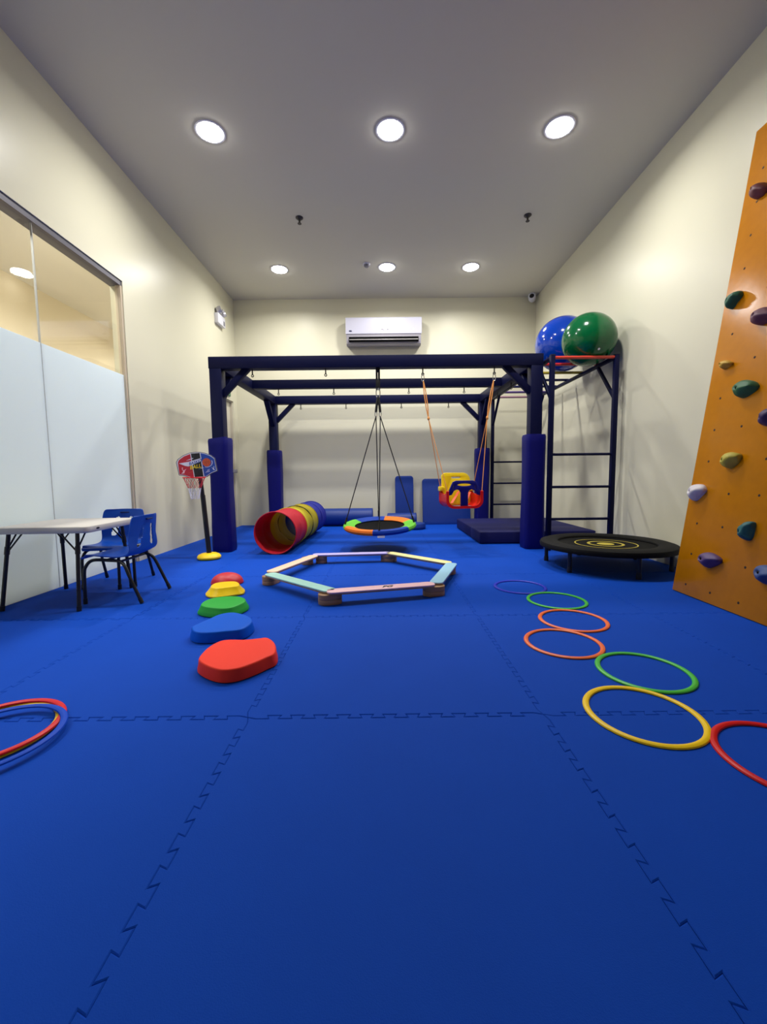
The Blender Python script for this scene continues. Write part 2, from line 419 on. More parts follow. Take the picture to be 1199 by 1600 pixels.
# exit sign
t = thing('exit_sign', (XL, 6.45, 2.18), 'small green exit sign above the door on left wall', 'sign')
obj('sign_face', MB().span((XL, 6.33, 2.085), (XL+.022, 6.67, 2.245), .004), mat('sign_green', (20, 110, 60), .35), t)
obj('pictogram', MB().span((XL+.022, 6.56, 2.105), (XL+.024, 6.60, 2.225)).span((XL+.022, 6.38, 2.155), (XL+.024, 6.53, 2.175)), WHITE, t)

# ================================================================== SWING FRAME
ft = thing('swing_frame', (-.07, 5.6, 0), 'large navy steel swing frame with padded posts', 'swing frame')
FX = {('f', -1): -1.767, ('f', 1): 1.642, ('r', -1): -1.742, ('r', 1): 1.592}
FYc, RYc, MYc = 4.545, 6.70, 5.575
ZT, ZB = 2.082, 1.960
def pad_mb(x, y, h, wd, seed):
    rings = []
    base = rrect(-wd/2, -wd/2, wd/2, wd/2, .045, 5)
    for z in [0.003, .01, .03] + [h*k/14 for k in range(1, 14)] + [h-.02, h-.006, h]:
        k = 1 + .035*math.sin(z*4.2+seed) + (0 if .01 < z < h-.01 else -.05)
        ring = []
        for (px, py) in base:
            nz = noise.noise((px*9+seed, py*9, z*5))*.006
            zz = z + (noise.noise((px*12, py*12, seed))*.02 if z > h-.03 else 0)
            ring.append((x+px*(k+nz*4), y+py*(k+nz*4), max(zz, .003)))
        rings.append(ring)
    return MB().loft(rings)
for key, yc in (('f', FYc), ('r', RYc)):
    for s in (-1, 1):
        x = FX[(key, s)]
        po = obj('post', MB().span((x-.0625, yc-.0625, 0), (x+.0625, yc+.0625, ZB if key == 'r' else ZB), .004), STEEL, ft)
        obj('post_pad', pad_mb(x, yc+.005, 1.235, .212, 3*s+yc), PAD, po)['label'] = 'royal blue vinyl post pad'
        inx = -s
        obj('brace', MB().bar((x+inx*.05, yc, ZB-.265), (x+inx*.345, yc, ZB+.03), .064, .06, .003, (0, 1, 0)), STEEL, ft)
        iy = 1 if key == 'f' else -1
        obj('brace', MB().bar((x, yc+iy*.05, ZB-.33), (x, yc+iy*.37, ZB+.01), .06, .075, .003, (1, 0, 0)), STEEL, ft)
obj('front_beam', MB().span((-1.836, FYc-.0625, ZB), (1.706, FYc+.0625, ZT), .004), STEEL, ft)
obj('rear_beam', MB().span((-1.81, RYc-.06, ZB), (1.66, RYc+.06, ZT), .004), STEEL, ft)
for s in (-1, 1):
    obj('side_beam', MB().bar((FX[('f', s)], FYc+.0625, (ZB+ZT)/2), (FX[('r', s)], RYc-.06, (ZB+ZT)/2), .12, .118, .004), STEEL, ft)
obj('middle_beam', MB().span((-1.70, MYc-.05, ZB+.008), (1.56, MYc+.05, ZT-.006), .004), STEEL, ft)
def hook(x, y, z, eye=False):
    mb = MB().tube([(x, y, z+.01), (x, y, z-.055)], .007, 8)
    if eye or True: mb.tube([(x+.012*math.cos(a*PI/6), y, z-.066+.012*math.sin(a*PI/6)) for a in range(12)], .0045, 6, closed=True)
    obj('hook', mb, BLACKM, ft)
for x in (-1.39, -.605, .436, 1.203): hook(x, FYc, ZB)
for x in (-1.37, -.64, .35, 1.08): hook(x, MYc, ZB+.008)
for x in (-1.30, -.58, .30, 1.05): hook(x, RYc, ZB)
for y in (4.98, 5.32, 5.95): hook(FX[('f', 1)]-.02, y, ZB)

# ================================================================== SAUCER SWING
SX, SY, SZ = -.045, 4.545, .268
ss = thing('saucer_swing', (SX, SY, SZ), 'round saucer swing with colourful rim hanging on black ropes', 'swing')
TM = Matrix.Translation((SX, SY, SZ)) @ Matrix.Rotation(math.radians(5.2), 4, 'X') @ Matrix.Rotation(math.radians(-1.2), 4, 'Y')
SR = .37
SB = mat('fabric_blue', (14, 58, 158), .6, .3, 200, spec=.15); SO = mat('fabric_orange', (240, 122, 40), .6, .3, 200, spec=.15); SG = mat('fabric_lime', (104, 190, 60), .6, .3, 200, spec=.15)
for k, M in enumerate((SO, SB, SG, SO, SB, SG)):
    a0 = math.radians(20+60*k); pts = [(SR*math.cos(a0+PI/3*i/14), SR*math.sin(a0+PI/3*i/14), 0) for i in range(15)]
    cs = [(.034, 0), (.026, .020), (.005, .030), (-.03, .025), (-.095, .004), (-.092, -.004), (-.03, -.004), (-.01, -.022), (.012, -.03), (.028, -.018)]
    rings = [[TM @ Vector((math.cos(math.atan2(p[1], p[0]))*(SR+q), math.sin(math.atan2(p[1], p[0]))*(SR+q), z)) for q, z in cs] for p in pts]
    obj('rim_cover', MB().loft(rings), M, ss)
mb = MB(); prof = [(0, -.035), (.1, -.032), (.2, -.022), (.28, -.008), (.33, -.002), (.33, -.006), (.2, -.028), (0, -.041)]
obj('seat_mat', mb.lathe(prof, 40, TM), mat('black_woven_mesh', (10, 10, 12), .85, .6, 300, spec=.1), ss)
obj('care_label', MB().span((SX-.02, SY-.40, .186), (SX+.055, SY-.396, .207)).xf(Matrix.Identity(4)), WHITE, ss)
JL, JR = Vector((SX-.026, SY, 1.452)), Vector((SX+.020, SY, 1.452))
for j, angs in ((JL, (185, 92)), (JR, (-5, 270))):
    for a in angs:
        e = TM @ Vector(((SR+.01)*math.cos(math.radians(a)), (SR+.01)*math.sin(math.radians(a)), .028))
        rp = obj('rope', MB().tube([j, j.lerp(e, .5), e], .0055, 8), ROPE, ss)
        obj('rope_adjuster', MB().tube([e, e+(j-e).normalized()*.075], .010, 8), BLACK, rp)
obj('hanging_strap', MB().span((SX-.024, SY-.003, 1.73), (SX-.003, SY+.003, ZB-.001)).span((SX+.001, SY-.003, 1.73), (SX+.022, SY+.003, ZB-.001)).box((SX-.001, SY, 1.80), (.03, .012, .10), .003).box((SX-.001, SY, 1.94), (.042, .05, .04), .004), BLACK, ss)
def ringlink(c, a, b, r, n=20):
    return MB().tube([(c[0]+a*math.cos(2*PI*k/n), c[1], c[2]+b*math.sin(2*PI*k/n)) for k in range(n)], r, 8, closed=True)
obj('carabiner', ringlink((SX-.001, SY, 1.70), .021, .055, .006), CHROME, ss)
for j in (JL, JR):
    obj('rope_sleeve', MB().tube([(SX-.001, SY, 1.655), (SX+(j.x-SX)*.6, SY, 1.58), (j.x, j.y, 1.50)], .014, 10), BLACK, ss)
    obj('rope_ring', MB().tube([(j.x+.012*math.cos(k*PI/6), j.y, 1.475+.026*math.sin(k*PI/6)) for k in range(12)], .0045, 6, closed=True), CHROME, ss)

# ================================================================== TODDLER SWING
CX_, CY_, CZ_ = .845, 4.545, .455
ts = thing('toddler_swing', (CX_, CY_, CZ_), 'red and yellow toddler bucket swing on orange ropes', 'swing')
TW = Matrix.Translation((CX_, CY_, CZ_)) @ Matrix.Rotation(math.radians(9), 4, 'Z') @ Matrix.Diagonal((.97, 1, .88, 1))
def u_prof(hw, r, top, n=8):
    P = [(-hw, top)]
    for k in range(n+1):
        a = PI+PI/2*k/n; P.append((-hw+r+r*math.cos(a), r+r*math.sin(a)))
    for k in range(n+1):
        a = 1.5*PI+PI/2*k/n; P.append((hw-r+r*math.cos(a), r+r*math.sin(a)))
    return P+[(hw, top)]
def u_ring(hw, r, top, th, y):
    o = u_prof(hw, r, top); i = u_prof(hw-th, r-th*.6, top)
    i = [(x, z+th if k not in (0, len(i)-1) else z) for k, (x, z) in enumerate(i)]
    return [(x, y, z) for x, z in o] + [(x, y, z) for x, z in i[::-1]]
seat = MB().loft([u_ring(.212, .095, .21, .03, -.150), u_ring(.212, .095, .215, .03, -.138), u_ring(.196, .09, .205, .018, -.13), u_ring(.192, .09, .165, .016, -.02),
                  u_ring(.19, .09, .175, .016, .06), u_ring(.195, .09, .205, .02, .14), u_ring(.20, .09, .205, .03, .155)])
obj('seat_shell', seat.xf(TW), RED, ts)
back = plate([rrect(-.165, .03, .165, .43, .04, 6, (.085, .045, .03, .03)), rrect(-.06, .357, .06, .392, .016)], .034, .007)
bk = obj('backrest', back.xf(TW @ Matrix.Translation((0, .128, 0)) @ Matrix.Rotation(math.radians(-5), 4, 'X')), LYEL, ts)
for s in (-1, 1): obj('side_arm', MB().span((s*.187-.026, .06, .205), (s*.187+.026, .16, .262), .008).xf(TW), LYEL, bk)
half = [(.036, .02), (.036, .19), (.052, .225), (.085, .238), (.122, .222), (.150, .172), (.176, .165), (.178, .20), (.152, .265), (.128, .318), (.095, .333)]
outl = half + [(-x, z) for x, z in half[::-1]]
bar = plate([outl, ell(0, .287, .088, .021), [(.124, .225), (.140, .225), (.130, .285), (.112, .285)], [(-.124, .225), (-.112, .285), (-.130, .285), (-.140, .225)]], .028, .006)
obj('safety_bar', bar.xf(TW @ Matrix.Translation((0, -.125, 0))), DBLU, ts)
obj('harness_strap', MB().bar((-.12, -.05, .06), (.02, .1, .2), .03, .004).bar((.05, -.03, .06), (.15, .09, .19), .03, .004).xf(TW), mat('coral_strap', (232, 96, 60), .7), ts)
SEATFOOT = mat('seat_grey', (120, 116, 124), .6)
obj('seat_pad', MB().span((-.12, -.1, .017), (.12, .1, .023), .002).xf(TW), SEATFOOT, ts)
ORR = mat('orange_rope', (236, 158, 80), .75, .5, 300)
for s, hx, k1 in ((-1, .436, .497), (1, 1.203, 1.133)):
    obj('carabiner', ringlink((hx, CY_, 1.857), .014, .040, .004), CHROME, ts)
    kn = Vector((k1, CY_, 1.425)); tp = Vector((hx+(-s)*.006, CY_, 1.822))
    for d in (-.010, .010):
        obj('upper_rope', MB().tube([tp, tp.lerp(kn, .3)+Vector((d, 0, 0)), tp.lerp(kn, .7)+Vector((d, 0, 0)), kn], .0055, 8), ORR, ts)
    obj('knot', MB().sphere(kn, .014, 12, (1, 1, 1.5)), ORR, ts)
    for yy, zz in ((-.142, .21), (.115, .25)):
        e = TW @ Vector((s*.198, yy, zz)); obj('lower_rope', MB().tube([kn, e], .0042, 8), ORR, ts)

# ================================================================== MONKEY BARS
mbx0, mbx1, my0, my1 = 1.752, 2.41, 4.37, 6.68
mk = thing('monkey_bars', (2.07, 5.5, 0), 'navy ladder climber with overhead bars along right wall', 'climbing frame')
ZR = 2.0
for x in (mbx0, mbx1):
    for y in (my0, my1):
        up_ = obj('upright', MB().span((x-.023, y-.023, .145 if (y < 0) else 0), (x+.023, y+.023, ZR+.025), .003), STEEL, mk)
        obj('end_cap', MB().span((x-.024, y-.024, ZR+.025), (x+.024, y+.024, ZR+.031), .002), BLACKM, up_)
        iy = 1 if y == my0 else -1
        obj('brace', MB().bar((x, y+iy*.02, 1.60), (x, y+iy*.36, 1.985), .03, .03, .002, (1, 0, 0)), STEEL, mk)
    obj('side_rail', MB().span((x-.02, my0+.023, ZR-.012), (x+.02, my1-.023, ZR+.022), .003), STEEL, mk)
for y in (my0, my1):
    for z in (.335, .675, 1.015):
        obj('ladder_rung', MB().tube([(mbx0+.02, y, z), (mbx1-.02, y, z)], .014, 12), STEEL, mk)
cols = [((214, 62, 46), 'red'), ((206, 40, 50), 'red'), ((178, 160, 50), 'yellow'), ((26, 30, 84), None), ((24, 28, 84), None), ((84, 62, 122), 'purple'), ((150, 110, 130), 'mauve')]
for k, (c, nm) in enumerate(cols):
    y = my0+(my1-my0)*k/6; z = ZR+.003 if k == 0 else ZR+.034
    M = mat('bar_paint_%d' % k, c, .35)
    o = obj('overhead_bar', MB().tube([(mbx0+(.022 if k == 0 else -.02), y, z), (mbx1-(.022 if k == 0 else -.02), y, z)], .016, 12), M, mk)
    if nm: o['label'] = nm + ' painted overhead bar'

def ball(x, y, z, r, M, label):
    t = thing('exercise_ball', (x, y, z-r), label, 'ball', 'exercise balls on the monkey bars')
    mb = MB(); n = 48; prof = []
    for i in range(n+1):
        a = PI*i/n; rr = r*(1-.0025*(1 if i % 3 == 0 and 12 < i < 36 else 0))
        prof.append((rr*math.sin(a) if 0 < i < n else 0, -rr*math.cos(a)))
    o = obj('shell', mb.lathe(prof, 64, Matrix.Translation((x, y, z)) @ Matrix.Rotation(.5, 4, 'X') @ Matrix.Diagonal((1, 1, .99, 1))), M, t)
    obj('valve', MB().lathe([(.012, 0), (.012, .004), (0, .005)], 12, Matrix.Translation((x, y, z)) @ Matrix.Rotation(2.2, 4, 'X') @ Matrix.Translation((0, 0, r*.99))), WHITE, t)
ball(2.205, 4.545, 2.232, .272, mat('glossy_green_vinyl', (0, 88, 46), .16, spec=.4, coat=.2), 'glossy green exercise ball in front on the monkey bars')
ball(2.19, 5.15, 2.372, .322, mat('glossy_blue_vinyl', (0, 60, 178), .12, coat=.3), 'glossy blue exercise ball behind the green one on monkey bars')

# ================================================================== MATS AND BOLSTERS
t = thing('crash_mat', (1.8, 5.6, 0), 'thick navy folding crash mat under the monkey bars', 'mat')
for a, b in ((4.83, 5.35), (5.353, 6.36)):
    mb = MB(); mb.span((1.13, a, .002), (2.50, b, .145), .016, 3)
    obj('mat_section', mb, CRASH, t)
def lean_mat(x0, x1, h, th, gap, name, label):
    t = thing(name, ((x0+x1)/2, YB-gap, 0), label, 'mat')
    an = math.asin(min(.9, (gap-th-.004)/h)); T = Matrix.Translation(((x0+x1)/2, YB-gap+th/2, .0)) @ Matrix.Rotation(-an, 4, 'X')
    mb = plate([rrect(-(x1-x0)/2, 0, (x1-x0)/2, h, .035, 5)], th, .014)
    obj('cushion', mb.xf(T @ Matrix.Translation((0, 0, th*.5*math.sin(an)+.002))), VINYL, t)
    obj('corner_stud', MB().sphere(T @ Vector((-(x1-x0)/2+.03, -th/2-.001, .05)), .008, 10), CHROME, t)
lean_mat(.211, .486, .79, .10, .20, 'gym_mat', 'narrow tall blue gym mat leaning on the far wall')
lean_mat(.665, 1.435, .745, .06, .18, 'gym_mat', 'wide blue gym mat leaning on far wall behind toddler swing')

def bolster(p0, p1, r, label, M=VINYL, sq=0):
    p0, p1 = Vector(p0), Vector(p1); d = p1-p0; L_ = d.length
    t = thing('bolster', ((p0+p1)/2).xy.to_3d(), label, 'bolster', 'blue therapy bolsters')
    q = d.to_track_quat('Z', 'Y').to_matrix().to_4x4()
    obj('roll', MB().lathe([(0, 0), (r*.9, 0), (r*.97, .006), (r, .02), (r, L_-.02), (r*.97, L_-.006), (r*.9, L_), (0, L_)], 40, Matrix.Translation(p0) @ q), M, t)
    obj('piping', MB().tube([Matrix.Translation(p0) @ q @ Vector((r*.985*math.cos(k*PI/16), r*.985*math.sin(k*PI/16), L_-.01)) for k in range(32)], .006, 6, closed=True), M, t)
bolster((-1.13, 6.80, .146), (-.175, 6.80, .146), .142, 'long blue bolster roll lying along the far wall behind the tunnel')
bolster((.06, 6.66, .108), (.53, 6.66, .108), .105, 'short blue bolster lying before the narrow leaning mat')
t = thing('floor_cushion', (.44, 6.36, 0), 'low round blue cushion on floor behind the saucer swing', 'cushion')
obj('cushion', MB().lathe([(0, .002), (.19, .002), (.205, .02), (.205, .06), (.19, .085), (.1, .098), (0, .1)], 40, Matrix.Translation((.44, 6.33, 0))), VINYL, t)
obj('piping', MB().tube([(.44+.206*math.cos(k*PI/20), 6.33+.206*math.sin(k*PI/20), .04) for k in range(40)], .005, 6, closed=True), VINYL, t)

# ================================================================== PLAY TUNNEL
A0, A1 = Vector((-1.135, 4.285, .228)), Vector((-1.075, 6.10, .228)); TR = .221
t = thing('play_tunnel', (-1.10, 5.2, 0), 'red, yellow and blue pop-up crawl tunnel lying beside left rear post', 'tunnel')
ax = (A1-A0); TL = ax.length; q = ax.to_track_quat('Z', 'Y').to_matrix().to_4x4(); TT = Matrix.Translation(A0) @ q
FR = mat('tunnel_red', (206, 20, 48), .6, .3, 90, transl=.3); FYE = mat('tunnel_yellow', (222, 204, 40), .6, .3, 90, transl=.3); FBL = mat('tunnel_blue', (30, 40, 158), .6, .3, 90, transl=.25)
segs = [(0, .30, FR), (.30, .66, FYE), (.66, 1.0, FBL)]
for a, b, M in segs:
    n = 44; m_ = 24; rings = []
    for i in range(m_+1):
        f = a+(b-a)*i/m_; z = f*TL
        sag = 1-.045*abs(math.sin((i/m_)*2*PI))**.8
        ring = []
        for k in range(n):
            an = 2*PI*k/n; wv = noise.noise((math.cos(an)*2.2, math.sin(an)*2.2, z*7))*.010*min(1, 8*min(i/m_, 1-i/m_)+.1)
            ring.append(TT @ Vector(((TR*sag+wv)*math.cos(an), (TR*sag+wv)*math.sin(an), z)))
        rings.append(ring)
    inner = [[p + (TT @ Vector((0, 0, (a+(b-a)*i/m_)*TL)) - p).normalized()*.002 for p in r] for i, r in enumerate(rings)]
    mb = MB().loft(rings, False, False); mb.loft(inner, False, False)
    obj('tunnel_section', mb, M, t)
for f, M in ((0.002, FR), (.30, FYE), (.48, BLACKM), (.66, FYE), (.83, FBL), (.998, FBL)):
    obj('hoop', MB().tube([TT @ Vector((TR*1.006*math.cos(k*PI/22), TR*1.006*math.sin(k*PI/22), f*TL)) for k in range(44)], .006, 8, closed=True), M, t)

# ================================================================== BASKETBALL STAND
HX, HY = -1.755, 4.10
t = thing('basketball_stand', (HX, HY, 0), 'small toy basketball hoop on black pole with yellow base', 'basketball hoop')
T = Matrix.Translation((HX, HY, 0))
obj('base', MB().lathe([(0, .002), (.10, .002), (.112, .012), (.113, .026), (.10, .045), (.07, .058), (.045, .062), (0, .062)], 36, T), YEL, t)
PT = Vector((HX-.055, HY-.005, .86))
obj('pole', MB().tube([(HX, HY, .06), (HX-.022, HY, .42), (HX-.036, HY, .64)], .0235, 16), BLACK, t)
obj('pole', MB().tube([(HX-.034, HY, .60), PT, PT+Vector((-.008, 0, .12))], .0205, 16), mat('navy_black_plastic', (12, 12, 26), .4), t)
BO = PT+Vector((-.006, -.032, .075))
BT = Matrix.Translation(BO) @ Matrix.Rotation(math.radians(4), 4, 'Z') @ Matrix.Rotation(math.radians(-3), 4, 'Y')
K = .0061/16
def bp(L_, k=1.0): return [((x-590)*K*k, (440-y)*K*k) for x, y in L_]
bout = [(85, 345), (130, 270), (270, 180), (430, 125), (570, 112), (700, 118), (820, 148), (950, 205), (1055, 290), (1088, 620), (940, 672), (810, 752), (420, 765), (250, 692), (122, 668)]
board = obj('backboard', plate([bp(bout)], .012, .002).xf(BT), mat('board_edge', (58, 58, 78), .5), t)
def flat(name, P, M, lay, par=board): return obj(name, plate([P], .0014).xf(BT @ Matrix.Translation((0, -.0073-.0011*lay, 0))), M, par)
PR = mat('print_red', (190, 24, 48), .35); PK = mat('print_black', (18, 18, 22), .35); PB = mat('print_blue', (24, 68, 160), .35); PW = mat('print_white', (222, 222, 236), .4)
PO = mat('print_orange', (206, 84, 44), .4); PY = mat('print_yellow', (236, 206, 40), .4)
flat('white_border', bp(bout, .972), PW, -1)
flat('red_field', bp([(128, 350), (160, 290), (290, 205), (455, 150), (490, 745), (430, 745), (262, 672), (142, 648)]), PR, 0)
flat('black_field', bp([(475, 142), (690, 138), (728, 738), (512, 742)]), PK, 0)
flat('blue_field', bp([(712, 142), (815, 172), (935, 225), (1035, 305), (1062, 602), (925, 652), (800, 732), (750, 735)]), PB, 0)
flat('wing_mark', bp([(150, 375), (400, 345), (690, 275), (705, 345), (520, 420), (380, 462), (290, 440), (210, 400)]), PW, 1)
flat('speed_mark', bp([(330, 315), (500, 255), (530, 268), (420, 300)]), PW, 1)
flat('speed_mark', bp([(620, 545), (740, 510), (765, 515), (720, 530)]), PW, 1)
flat('speed_mark', bp([(350, 630), (480, 595), (480, 610)]), PO, 1)
flat('ball_mark', [((x-840)*K+250*K, z) for x, z in [(840+105*math.cos(a*PI/14), (440-385)*K+105*K*math.sin(a*PI/14)) for a in range(28)]], PO, 1)
sw = []
for k in range(15):
    a = math.radians(-110+k*9.5); sw.append((250*K+K*150*math.cos(a), 50*K+K*122*math.sin(a)))
for k in range(14, -1, -1):
    a = math.radians(-110+k*9.5); sw.append((250*K+K*136*math.cos(a), 50*K+K*112*math.sin(a)))
flat('swoosh_mark', sw, PW, 1)
seam = MB()
for pts in ([(-95, 0), (0, 12), (95, 0)], [(0, 95), (-10, 0), (0, -95)], [(-70, 68), (-30, 0), (-70, -68)], [(70, 68), (30, 0), (70, -68)]):
    seam.tube([BT @ Vector((250*K+x*K, -.0098, 55*K+z*K)) for x, z in pts], .0006, 5)
obj('ball_seams', seam, PK, board)
def player(ox, oy, s, flip, M):
    P = [(0, 30), (12, 42), (26, 20), (70, 0), (60, 14), (34, 40), (20, 70), (10, 110), (-50, 120), (-70, 112), (-30, 84), (-14, 50), (-30, 20), (-46, 6), (-34, -2), (-14, 18)]
    flat('player_mark', [((ox+flip*x*s-590)*K, (440-(oy+y*s))*K) for x, y in P], M, 1)
    flat('player_mark', [((ox+flip*(-28+16*math.cos(a*PI/6))*s-590)*K, (440-(oy+(-22+16*math.sin(a*PI/6))*s))*K) for a in range(12)], M, 1)
player(255, 520, 1.0, 1, mat('print_pink', (240, 190, 200), .4)); player(995, 520, .6, -1, PW)
for zz, w_ in ((560, 60), (590, 80), (615, 110)):
    flat('small_print', bp([(900-w_, zz+20), (900, zz), (900, zz+9), (900-w_, zz+29)]), PW, 1)
rs = math.radians(13)
obj('lettering', text('BASKET', 100*K*1.0, .25, .0004, .0006).xf(BT @ Matrix.Translation((-25*K, -.0094, 72*K)) @ Matrix.Rotation(-rs, 4, 'Y')), PB, board)
obj('lettering', text('BALL', 130*K, .25, .0004, .0008).xf(BT @ Matrix.Translation((-40*K, -.0100, -45*K)) @ Matrix.Rotation(-rs*.6, 4, 'Y')), PY, board)
RC = BT @ Vector((0, -.105, -320*K)); RR = .098
rim = obj('rim', MB().tube([RC+Vector((RR*math.cos(k*PI/18), RR*math.sin(k*PI/18), 0)) for k in range(36)], .005, 8, closed=True).span((RC.x-.03, RC.y+RR-.005, RC.z-.01), (RC.x+.03, RC.y+RR+.022, RC.z+.006), .002), RED, t)
for lo, hi, M, z0, z1, ra, rb in ((0, 1, mat('net_red', (196, 40, 60), .7), 0, -.10, .097, .056), (1, 2, mat('net_white', (226, 224, 236), .7), -.10, -.205, .056, .036)):
    net = MB(); n = 10
    for k in range(n):
        for d in (-1, 1):
            a0 = 2*PI*k/n; a1 = a0+d*2*PI/n
            net.tube([RC+Vector((ra*math.cos(a0), ra*math.sin(a0), z0)), RC+Vector(((ra+rb)/2*math.cos((a0+a1)/2), (ra+rb)/2*math.sin((a0+a1)/2), (z0+z1)/2)), RC+Vector((rb*math.cos(a1), rb*math.sin(a1), z1))], .0017, 5)
    obj('net', net, M, t)

# ================================================================== STEPPING STONES
def stone(c, pts, h, flare, M, label, dome=0):
    c = Vector(c); P = crom(pts, 5); n = len(P)
    cen = sum((p for p in P), Vector((0, 0)))/n
    def ring(z, off, shrink=0):
        out = []
        for p in P:
            d = (p-cen); out.append((c.x+cen.x+d.x*(1-shrink)+d.normalized().x*off, c.y+cen.y+d.y*(1-shrink)+d.normalized().y*off, z))
        return out
    t = thing('stepping_stone', (c.x, c.y, 0), label, 'stepping stone', 'plastic stepping stones in a row')
    rings = [ring(.004, flare), ring(.012, flare), ring(h*.5, flare*.52), ring(h-.008, .002), ring(h-.003, .0), ring(h-.0008, -.003), ring(h, -.007)]
    for k in range(1, 6): rings.append(ring(h+dome*(1-(1-k/6)**2)-.0004*k, 0, .05+.95*k/6*.97))
    obj('stone_body', MB().loft(rings, True, True), M, t)
    obj('base_shade', MB().loft([ring(0.0005, flare-.002), ring(.005, flare-.002)]), mat('base_shade_dark', (20, 24, 34), .8), t)  # thin dark base put in for the shadow along the stone's foot
stone((-.629, 1.75), [(-0.148, -0.083), (-0.162, -0.006), (-0.157, 0.062), (-0.134, 0.113), (-0.094, 0.127), (-0.025, 0.125), (0.037, 0.139), (0.074, 0.145), (0.119, 0.091), (0.146, 0.02), (0.151, -0.034), (0.126, -0.071), (0.091, -0.119), (0.043, -0.165), (-0.015, -0.177), (-0.085, -0.143)], .055, .008, ORED,
      'large coral red stepping stone nearest in the row')
stone((-.847, 2.098), [(-0.127, -0.066), (-0.134, -0.03), (-0.095, 0.074), (-0.069, 0.14), (-0.023, 0.170), (0.024, 0.160), (0.097, 0.109), (0.144, 0.037), (0.148, -0.038), (0.123, -0.095), (0.051, -0.115), (-0.004, -0.128), (-0.061, -0.128), (-0.101, -0.105)], .055, .010, BLU,
      'azure blue stepping stone between the coral and green ones')
stone((-.978, 2.454), [(-0.120, -0.039), (-0.130, 0.038), (-0.105, 0.097), (-0.047, 0.129), (0.039, 0.130), (0.100, 0.085), (0.124, 0.016), (0.110, -0.046), (0.085, -0.095), (0.047, -0.112), (-0.014, -0.102), (-0.081, -0.076)], .055, .020, GRN,
      'green stepping stone in the middle of the row')
stone((-1.116, 2.843), [(-0.092, -0.014), (-0.088, 0.054), (-0.041, 0.092), (0.035, 0.096), (0.085, 0.039), (0.102, -0.028), (0.06, -0.053), (-0.010, -0.088), (-0.061, -0.070)], .062, .036, YEL,
      'yellow stepping stone with sloping sides, fourth from the front', .004)
t = thing('stepping_stone', (-1.21, 3.13, 0), 'dark red hill shaped stepping stone at the far end of the row', 'stepping stone', 'plastic stepping stones in a row')
T = Matrix.Translation((-1.21, 3.13, 0)) @ Matrix.Diagonal((1.08, .95, 1, 1))
obj('stone_body', MB().lathe([(.112, .004), (.112, .012)] + [(.110*math.cos(a*PI/24)**.8, .012+.068*math.sin(a*PI/24)**1.15) for a in range(1, 12)] + [(0, .081)], 40, T), DRED, t, sharp=60)
obj('base_shade', MB().lathe([(0, .0005), (.110, .0005), (.110, .005), (0, .005)], 40, T), MATS['base_shade_dark'], t)  # same dark disc, standing for shadow under the edge

# ================================================================== BALANCE BEAM HEXAGON
ZBM = .066
beams = [('mint', (176, 226, 216), (-.351, 2.605), (-.861, 3.070)), ('peach', (248, 206, 178), (-.872, 3.150), (-.650, 3.772)),
         ('lilac', (192, 180, 236), (-.645, 3.835), (.035, 3.885)), ('pale yellow', (246, 232, 160), (.055, 3.885), (.535, 3.412)),
         ('baby blue', (156, 206, 232), (.556, 3.365), (.355, 2.775)), ('pink', (246, 200, 208), (.315, 2.735), (-.345, 2.578))]
bw = .088
blab = {'mint': 'mint green balance beam at the left front of the hexagon', 'peach': 'peach balance beam at the left rear of the hexagon',
        'lilac': 'lilac balance beam at the back of the hexagon', 'pale yellow': 'pale yellow balance beam at the right rear of the hexagon',
        'baby blue': 'baby blue balance beam at the right front of the hexagon', 'pink': 'pink balance beam with black logo at the front of the hexagon'}
for nm, c, a, b in beams:
    a, b = Vector(a), Vector(b); d = b-a; L_ = d.length; an = math.atan2(d.y, d.x); mid = (a+b)/2
    t = thing('balance_beam', (mid.x, mid.y, ZBM), blab[nm], 'balance beam', 'pastel balance beams in a hexagon')
    R_ = Matrix.Translation((mid.x, mid.y, ZBM)) @ Matrix.Rotation(an, 4, 'Z') @ Matrix.Rotation(-PI/2, 4, 'X')
    def slab(z0, z1, bev): return plate([rrect(-L_/2-.02, -bw/2, L_/2+.02, bw/2, .035, 6)], z1-z0, bev).xf(Matrix.Translation((mid.x, mid.y, (z0+z1)/2)) @ Matrix.Rotation(an, 4, 'Z') @ Matrix.Rotation(-PI/2, 4, 'X'))
    obj('plank', slab(ZBM+.001, ZBM+.010, 0), WOOD, t)['label'] = 'plywood edge layer'
    tp = obj('painted_top', slab(ZBM+.010, ZBM+.020, .003), mat('pastel_'+nm.replace(' ', '_'), c, .45), t)
    if nm == 'pink':
        lg = text('PG', .055, .5, .0003, .002)
        obj('logo', lg.xf(Matrix.Translation((mid.x+.03, mid.y+.007, ZBM+.0207)) @ Matrix.Rotation(an+PI, 4, 'Z') @ Matrix.Rotation(-PI/2, 4, 'X')), PK, tp)
feet = [((-.36, 2.635), 10, 'front left'), ((.335, 2.79), 12, 'front right'), ((.545, 3.475), 85, 'far right'), ((.045, 3.955), 0, 'rear right'), ((-.655, 3.86), 10, 'rear left'), ((-.86, 3.135), -20, 'far left')]
